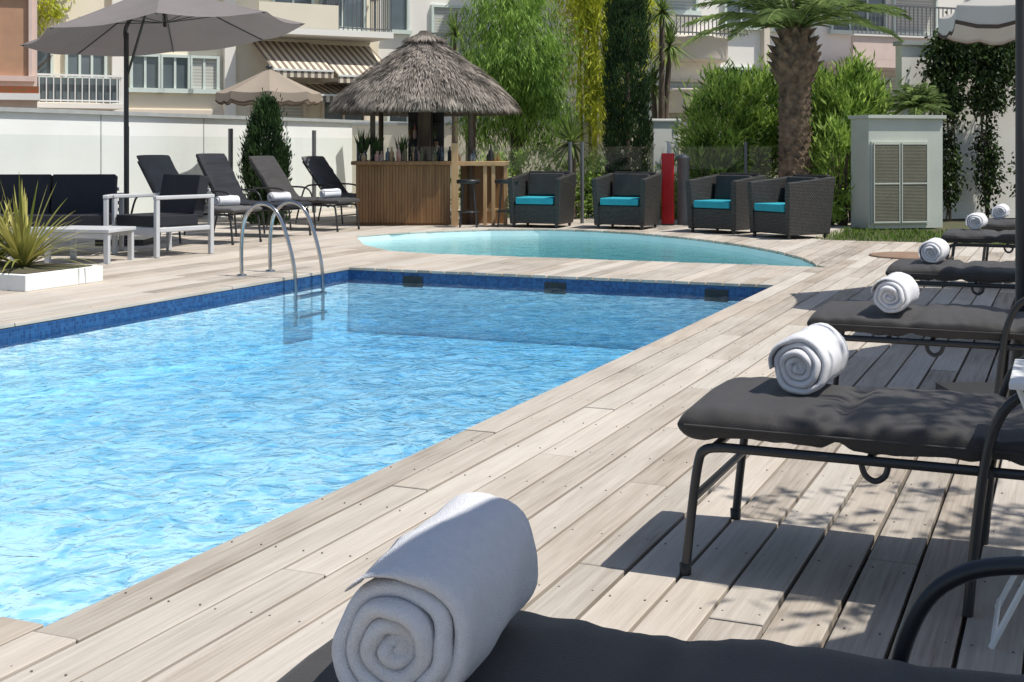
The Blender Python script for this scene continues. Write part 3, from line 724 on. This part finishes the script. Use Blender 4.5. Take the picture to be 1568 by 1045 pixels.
window(d,-2.4,-1.5,4.2,5.2,0,'glassdark','pvc',1); window(d,-1.2,-.2,1.5,2.6,0,'glassdark','beige',1); window(d,-2.9,-1.7,1.5,2.6,0,'shutter','beige',0)
window(d,-1.25,-.2,3.95,5.3,0,'glassdark','pvc',1)
d.obj('windows',parent=root)
d=MB()
d.bb(-7.9,-6.0,-1.1,-.001,1.93,2.03,'offwhite'); railing(d,-7.85,-6.05,-1.05,2.03,2.62,'white',.14,1.0)
d.bb(-7.8,-6.1,-.95,-.93,2.05,2.55,'glassdark')
d.bb(-3.2,.0,-1.3,-.001,3.62,3.76,'offwhite'); d.bb(-3.2,-1.35,-1.3,-1.2,3.762,4.3,'cream'); railing(d,-1.33,-.02,-1.25,3.76,4.62,'rail',.11,1.2)
d.bb(-3.2,.0,-1.3,-.001,6.4,6.55,'offwhite'); d.bb(-3.2,0,-1.3,-1.2,6.552,7.3,'cream')
d.bb(-1.25,.0,-1.0,-.002,2.62,2.72,'offwhite')
d.obj('balconies',parent=root)
d=MB()
for (a,b,zt,zb,y1) in ((-2.95,-1.55,3.55,2.82,-1.5),(-1.48,-.02,3.52,2.72,-1.6),(-2.6,-.3,2.6,2.3,-1.2)):
    d.add([(a,-.02,zt),(b,-.02,zt),(b,y1,zb),(a,y1,zb)],[(0,3,2,1)],'stripe'); d.add([(a,y1,zb),(b,y1,zb),(b,y1,zb-.16),(a,y1,zb-.16)],[(0,3,2,1)],'stripe')
    d.bb(a,b,y1-.02,y1+.01,zb-.02,zb+.02,'white'); 
d.obj('striped_awnings',parent=root)
w=MB(); w.bb(-3.3,0,0,9,0,12,'offwhite'); w.bb(-3.35,-3.05,-.12,-.001,0,12,'cream')
root=w.obj('white_apartment_tower',(-.5,33.0,0),R(24))
d=MB(); window(d,-2.75,-2.3,4.0,5.3,0,'glassdark','pvc',0); window(d,-1.6,-.7,3.5,4.6,0,'shutter','pvc',0); window(d,-2.75,-2.3,1.4,2.9,0,'glassdark','pvc',0); d.bb(-1.9,-.1,-.8,-.001,3.1,3.25,'offwhite'); railing(d,-1.9,-.1,-.75,3.25,3.9,'rail',.12,.7); d.obj('windows',parent=root)
w=MB(); w.bb(0,16,0,9,0,12,'offwhite'); w.bb(4.3,4.5,-.2,-.001,0,12,'offwhite'); w.bb(2.95,3.1,-.15,-.001,0,12,'beige')
root=w.obj('balconied_apartment_building',(3.0,29,0),R(22))
d=MB(); window(d,2.0,2.8,3.92,5.3,0,'glassdark','pvc',1); window(d,.2,1.2,4.2,5.6,0,'shutter','pvc',0); window(d,.5,1.6,1.6,2.6,0,'shutter','beige',0)
window(d,4.9,6.0,1.7,2.75,0,'glassdark','pvc',1); window(d,6.3,7.5,1.7,2.75,0,'shutter','pvc',0); window(d,4.9,6.4,3.9,5.6,0,'glassdark','pvc',2); window(d,6.7,7.9,3.9,5.6,0,'shutter','pvc',0)
window(d,9,10.5,1.7,2.8,0); window(d,9,10.5,4,5.5,0,'shutter'); window(d,1.9,2.8,1.5,2.9,0,'glassdark','pvc',1); window(d,3.3,4.1,3.9,5.4,0,'shutter','pvc',0); d.obj('windows',parent=root)
d=MB()
for zb in (3.05,1.9,5.8):
    d.T=Matrix.Translation((1.05,0,0)); d.lathe((0,0,zb),[(.85,0),(.88,.06),(.88,.45),(.92,.47),(.92,.52),(.1,.53)],'beige',28); d.T=None
for zb in (3.05,6.0,):
    d.bb(4.52,8.4,-1.35,-.001,zb-.1,zb+.08,'pink'); d.bb(4.52,8.4,-1.35,-1.25,zb+.082,zb+.6,'pink'); railing(d,4.55,8.4,-1.3,zb+.6,zb+1.35,'rail',.12)
    d.bb(4.5,8.4,-1.40,-1.22,zb+.602,zb+.64,'offwhite')
railing(d,.2,2.0,-.95,3.57,4.0,'rail',.1)
d.obj('balconies',parent=root)
w=MB(); w.bb(-8,10,0,8,0,18,'offwhite')
root=w.obj('distant_apartment_block',(1.5,47,0),R(20)); d=MB()
for i in range(7):
    for j in range(4): window(d,-6+i*2.1,-5+i*2.1,2+j*2.9,3.6+j*2.9,0,'shutter' if (i+j)%2 else 'glassdark','pvc',1)
d.obj('windows',parent=root)
w=MB(); w.bb(-5,0,0,3,0,9,'pink'); root=w.obj('peach_house',(-8.8,24.2,0),R(20)); d=MB(); window(d,-.75,-.15,2.45,3.9,0,'peach','pink',0); d.bb(-5,.05,-.35,-.001,2.0,2.12,'offwhite'); d.bb(-1.5,.03,-.33,-.2,2.122,2.25,'flower'); d.obj('window_and_sill',parent=root)
m=MB(); m.bb(-3,3.6,0,.2,0,1.55,'cream'); m.bb(-3,3.6,-.03,.23,1.552,1.6,'cap'); m.bb(3.6,12,0,.2,0,1.9,'cream'); m.obj('garden_wall',(0,24.5,0))
m=MB(); m.bb(-.22,.22,-.2,.2,0,1.55,'white'); m.bb(-.25,.25,-.23,.23,1.552,1.6,'white'); m.obj('white_gate_pillar',(2.48,21.5,0),R(10),bevel=.01)
m=MB(); m.bb(0,5,0,.2,0,2.75,'offwhite'); m.bb(-.02,5,-.05,.25,2.752,2.82,'cap'); m.obj('side_wall',(6.15,20.6,0),R(12))
# shed
m=MB(); W=1.16
m.bb(0,W,0,.5,0,1.54,'shed'); m.bb(-.03,W+.03,-.05,.53,1.542,1.59,'shed')
m.bb(.03,W-.24,-.03,-.001,.06,1.22,'shed')
for k in range(2):
    x0=.052+k*.432; x1=x0+.41
    m.bb(x0,x1,-.045,-.031,.08,1.20,'door')
    for h in (.08,.62,1.175): m.bb(x0,x1,-.056,-.046,h,h+.02,'shed')
    for xx in (x0,x1-.016): m.bb(xx,xx+.016,-.0555,-.046,.101,1.174,'shed')
    for zz in np.arange(.12,1.17,.02):
        if .60<zz<.65: continue
        m.bb(x0+.02,x1-.02,-.050,-.046,zz,zz+.008,'door')
m.obj('utility_shed',(4.97,18.2,0),R(14),bevel=.003)

# ---------------------------------------------------------------- planting
m=MB()
m.add([P(-2.9,16.32,-.02),P(7,16.32,-.02),P(7,24,-.02),P(-2.9,24,-.02)],[(0,1,2,3)],'soil')
for _ in range(7000):
    v=random.uniform(-2.9,4); u=random.uniform(16.33,18.5); m.leaf(P(v,u,-.02),(random.uniform(-.5,.5),random.uniform(-.5,.5),1),rv(),random.uniform(.04,.09),.012,'grass')
m.obj('grass_strip')
m=MB(); m.lathe((0,0,.002),[(.42,0),(.42,.012),(.40,.016)],'mat',24); m.obj('doormat',P(-1.55,14.2),UV)

def trunk(m,p0,p1,r0,r1,k='bark',limbs=5,spread=.6,ll=.8):
    p0=Vector(p0);p1=Vector(p1); mid=(p0+p1)/2+Vector((random.uniform(-.06,.06),random.uniform(-.06,.06),0))
    m.tube(cr([p0,mid,p1],4),[r0+(r1-r0)*i/8 for i in range(9)],k,9)
    for i in range(limbs):
        a=random.uniform(0,6.28); b=p0.lerp(p1,random.uniform(.55,1)); e=b+Vector((math.cos(a)*spread,math.sin(a)*spread,ll*random.uniform(.6,1.1)))
        m.tube([b,b.lerp(e,.5)+Vector((0,0,.05)),e],[r1*.7,r1*.45,r1*.15],k,6)
m=MB(); trunk(m,(.15,22.2,0),(.05,22.2,1.9),.11,.07,limbs=9,spread=.6,ll=1.2)
crown(m,[((.05,22.2,2.75),(.92,.9,1.1)),((.45,22.0,1.9),(.55,.6,.9)),((-.45,22.1,2.0),(.5,.55,.85)),((.1,21.8,2.2),(.6,.5,.8)),((.0,22.2,3.6),(.6,.6,.6))],250,85,.20,.14,.020,'lf_pepper',droop=1.4,out=.3,shell=.45,clz=1.9)
m.obj('pepper_tree')
m=MB()
for _ in range(26):
    a=random.uniform(0,6.28); x,y=1.55+.45*math.cos(a)*random.random(),24.8+.45*math.sin(a)
    m.tube([(x,y,0),(x+random.uniform(-.15,.15),y,3),(x+random.uniform(-.5,.5),y+random.uniform(-.3,.3),5.2)],[.022,.018,.006],'lf_bamboo',5)
crown(m,[((1.6,24.8,3.0),(.75,.6,1.9)),((1.3,24.6,4.4),(.6,.6,.9)),((1.75,24.6,2.0),(.45,.5,.8)),((2.4,24.8,3.6),(.5,.5,1.2))],330,42,.22,.17,.022,'lf_bamboo',droop=.8,out=.4,shell=.3,clz=1.4)
m.obj('bamboo_clump')
def cypress(name,x,y,z0,z1,r,n=260,k='lf_cyp',wig=.10,ll=.08):
    m=MB(); m.tube([(x,y,0),(x,y,z0+(z1-z0)*.7)],[.06,.02],'bark',8)
    for _ in range(n):
        t=random.random(); z_=z0+(z1-z0)*t; pr_=r*min(1,(t*8)**.5+.35)*min(1,((1-t)*3.2)**.55)*(1+wig*math.sin(z_*7+x*3))
        a=random.uniform(0,6.28); q=pr_*random.uniform(.6,1.0)
        p=Vector((x+q*math.cos(a),y+q*math.sin(a),z_))
        for _ in range(42):
            g=Vector(rng.normal(size=3))*.04; g.z*=1.8
            m.leaf(p+g,(math.cos(a)*.35+random.uniform(-.35,.35),math.sin(a)*.35+random.uniform(-.35,.35),1),rv(),ll*random.uniform(.6,1.2),.020,k)
    return m.obj(name)
cypress('cypress_tree',1.86,21.0,.15,4.9,.34,760)
cypress('cypress_tree',-3.62,19.2,.05,1.76,.29,380)
def spiky(m,c,n,ln,w,k,lo_=-.4,seg=4,arc=.5):
    c=Vector(c)
    for _ in range(n):
        a=random.uniform(0,6.28); el=random.uniform(lo_,1.45); d=Vector((math.cos(a)*math.cos(el),math.sin(a)*math.cos(el),math.sin(el))); l=ln*random.uniform(.7,1.1)
        side=Vector((-math.sin(a),math.cos(a),0)); vs=[]
        for i in range(seg+1):
            t=i/seg; p=c+d*l*t+Vector((0,0,-arc*l*t*t*.6*math.cos(el))); ww=w*(1-t)**.6*(.6+.8*min(1,t*3)) if i<seg else .001
            vs+=[p+side*ww/2,p-side*ww/2]
        m.add(vs,[(2*i,2*i+1,2*i+3,2*i+2) for i in range(seg)],k)
m=MB()
for (x,y,z_,r_) in ((2.78,23,2.92,.55),(2.5,23.1,2.25,.45),(2.62,22.8,3.5,.4)):
    m.tube([(2.6,23,0),((x+2.6)/2,y,z_*.5),(x,y,z_)],[.07,.055,.045],'bark',8); spiky(m,(x,y,z_),110,r_,.035,'lf_drac',-.7)
m.obj('dracaena_plant')
m=MB()
for (x,y,z_,r_) in ((-1.05,24,3.25,.5),(-.8,24.2,2.7,.45)):
    m.tube([(x,y,0),(x,y,z_)],[.07,.045],'bark',8); spiky(m,(x,y,z_),100,r_,.035,'lf_drac',-.7)
m.obj('dracaena_plant')
m=MB(); m.tube([(.95,20.8,0),(.95,20.8,1.1)],[.08,.06],'bark',8); spiky(m,(.95,20.8,1.2),130,.62,.04,'lf_drac',-.6); m.obj('yucca_plant')
m=MB(); crown(m,[((.6,21.4,.5),(1.6,.4,.6)),((1.3,21,.35),(.5,.4,.4)),((2.6,20.9,.4),(.6,.4,.5))],190,44,.14,.10,.03,'lf_ole',out=.5,droop=-.4); m.obj('low_hedge')
def ole(name,ells,n):
    m=MB()
    for (c,r) in ells:
        for _ in range(9):
            m.tube([(c[0]+random.uniform(-.15,.15),c[1],0),(c[0]+random.uniform(-r[0],r[0])*.6,c[1]+random.uniform(-.2,.2),c[2]+r[2]*.5)],[.022,.008],'bark',5)
    crown(m,ells,n,36,.17,.17,.030,'lf_ole',droop=-.8,out=.5,shell=.5,clz=1.2); return m.obj(name)
ole('oleander_bush',[((3.35,20.6,1.2),(.62,.55,1.15)),((3.1,20.4,.7),(.4,.45,.7)),((3.85,20.8,1.4),(.55,.5,.95))],360)
ole('oleander_bush',[((5.08,19.9,1.35),(.55,.5,1.1)),((4.74,19.0,.72),(.30,.3,.72)),((4.6,20.7,1.45),(.5,.5,.95)),((5.35,20.2,1.6),(.38,.5,.75))],460)
# palm
m=MB(); px,py=4.18,19.3
prof=[(.27,0),(.25,.3),(.235,1.0),(.225,1.8),(.23,2.05),(.29,2.2),(.33,2.4),(.31,2.6),(.2,2.8),(.1,3.0)]
m.lathe((px,py,0),prof,'palmbark',20)
zz=.05; row=0
while zz<2.78:
    rr=float(np.interp(zz,[p[1] for p in prof],[p[0] for p in prof])); big=zz>2.02; nn=9 if big else 12
    for j in range(nn):
        a=2*math.pi*(j+.5*(row%2))/nn+random.uniform(-.08,.08); d=Vector((math.cos(a),math.sin(a),0)); t=Vector((-math.sin(a),math.cos(a),0))
        s_=.085 if big else .062; pr_=(.12 if big else .045)*random.uniform(.7,1.2)
        b=Vector((px,py,zz))+d*(rr-.012)
        m.add([b-t*s_,b+t*s_,b+t*s_*.6+Vector((0,0,s_*1.2)),b-t*s_*.6+Vector((0,0,s_*1.2)),b+d*pr_+Vector((0,0,s_*(1.6 if big else 1.1)))+t*random.uniform(-.015,.015)],[(0,1,4),(1,2,4),(2,3,4),(3,0,4)],'palmbark')
    zz+=.12 if big else .095; row+=1
def frond(m,base,a,el,ln,droop,k='lf_palm',lw=.026,ll=.34,n=46):
    d=Vector((math.cos(a)*math.cos(el),math.sin(a)*math.cos(el),math.sin(el))); side=Vector((-math.sin(a),math.cos(a),0)); pts=[]
    for i in range(13):
        t=i/12; pts.append(Vector(base)+d*ln*t+Vector((0,0,-droop*ln*t*t)))
    m.tube(pts,[.020*(1-i/13)+.003 for i in range(13)],k,5)
    for i in range(n):
        t=.12+.88*i/n; q=t*12; j=min(int(q),11); p=pts[j].lerp(pts[j+1],q-j); tan=(pts[j+1]-pts[j]).normalized(); up=side.cross(tan)
        L_=ll*math.sin(math.pi*min(1,.15+t*.85))**.6
        for s_ in (-1,1):
            dd=(tan*.75+side*s_*.85+Vector((0,0,random.uniform(-.35,.1)))); m.leaf(p,dd,tan.cross(dd),L_*random.uniform(.85,1.1)+.03,lw,k,bend=.12)
for i in range(44):
    a=i*2.39996+random.uniform(-.2,.2); t=i/44; el=1.38-1.0*t; frond(m,(px+.08*math.cos(a),py+.08*math.sin(a),2.85+.12*(1-t)),a,el,random.uniform(1.7,2.2),.36+.1*t)
m.obj('palm_tree')
m=MB(); m.lathe((6.08,19.6,0),[(.10,0),(.08,1.75)],'palmbark',10)
for i in range(30): frond(m,(6.08,19.6,1.75),i*2.4,1.35-1.4*i/30,.55,.35,'lf_palm',.022,.15,22)
m.obj('small_palm')
def climber(name,x,y,top,n):
    m=MB()
    for k_ in range(3): m.tube(cr([(x+random.uniform(-.06,.06),y,0),(x+random.uniform(-.12,.12),y-.05,.8),(x+random.uniform(-.15,.15),y-.03,1.5),(x+random.uniform(-.2,.2),y,top-.2)],5),.014,'bark',6)
    crown(m,[((x,y-.05,top-.55),(.34,.16,.6)),((x+.05,y-.1,top-.15),(.42,.2,.35))],int(n*.75),42,.13,.075,.045,'lf_ivy',droop=.8,out=.4,shell=.3,clz=1.5)
    crown(m,[((x,y-.03,.85),(.2,.08,.8))],int(n*.4),26,.11,.07,.04,'lf_ivy',droop=.8,out=.4,shell=.2,clz=1.5)
    m.obj(name)
climber('climbing_plant',6.78,20.35,2.75,150); climber('climbing_plant',7.42,20.4,2.8,150); climber('climbing_plant',8.1,20.5,2.8,90)
m=MB(); trunk(m,(-10.2,27,0),(-10.1,27,3.6),.1,.05); crown(m,[((-9.9,27,4.4),(.7,.6,.8))],70,36,.2,.13,.04,'lf_bamboo',droop=.3); m.obj('garden_tree')
m=MB(); m.bb(-.8,.52,-.45,.45,0,.13,'wallw'); m.bb(-.74,.46,-.39,.39,.131,.14,'soil'); m.obj('low_planter',(-4.15,10.95,0),UV,bevel=.01)
m=MB(); spiky(m,(-4.12,11.0,.12),110,.85,.032,'lf_phorm',.45,7,.8); spiky(m,(-4.5,11.3,.12),70,.8,.032,'lf_phorm',.5,7,.8); m.obj('phormium_plant')
m=MB(); trunk(m,(3.7,2.7,0),(3.6,2.8,2.3),.13,.08,limbs=8,spread=.7,ll=.9)
crown(m,[((2.95,3.05,3.3),(.95,.8,.5)),((3.7,3.0,3.5),(.8,.8,.7)),((2.55,3.3,3.5),(.5,.5,.3))],75,24,.17,.10,.035,'lf_olive',out=.4,shell=.2)
m.obj('olive_tree')

# ---------------------------------------------------------------- light, world, camera
sd=Vector((.50,-.16,1)).normalized()
el=math.asin(sd.z); az=math.atan2(sd.x,sd.y)
w=bpy.data.worlds.new('World'); sc.world=w; w.use_nodes=True; nt=w.node_tree; bg=nt.nodes['Background']
sk=nt.nodes.new('ShaderNodeTexSky'); sk.sky_type='NISHITA'; sk.sun_disc=False; sk.sun_elevation=el; sk.sun_rotation=az
nt.links.new(sk.outputs[0],bg.inputs[0]); bg.inputs[1].default_value=.12
l=bpy.data.lights.new('sun','SUN'); l.energy=5.0; l.angle=R(.5); l.color=(1,.96,.89)
lo_=bpy.data.objects.new('sun',l); sc.collection.objects.link(lo_); lo_.rotation_euler=sd.to_track_quat('Z','Y').to_euler(); lo_.location=(10,0,20)
cam=bpy.data.cameras.new('camera'); co=bpy.data.objects.new('camera',cam); sc.collection.objects.link(co)
co.location=(0,0,1.15); co.rotation_euler=(R(90),0,0); cam.sensor_width=36; cam.lens=45.9; cam.shift_y=-.19; cam.clip_start=.05; cam.clip_end=1000
sc.camera=co
sc.view_settings.view_transform='Standard'; sc.view_settings.look='None'; sc.view_settings.exposure=0
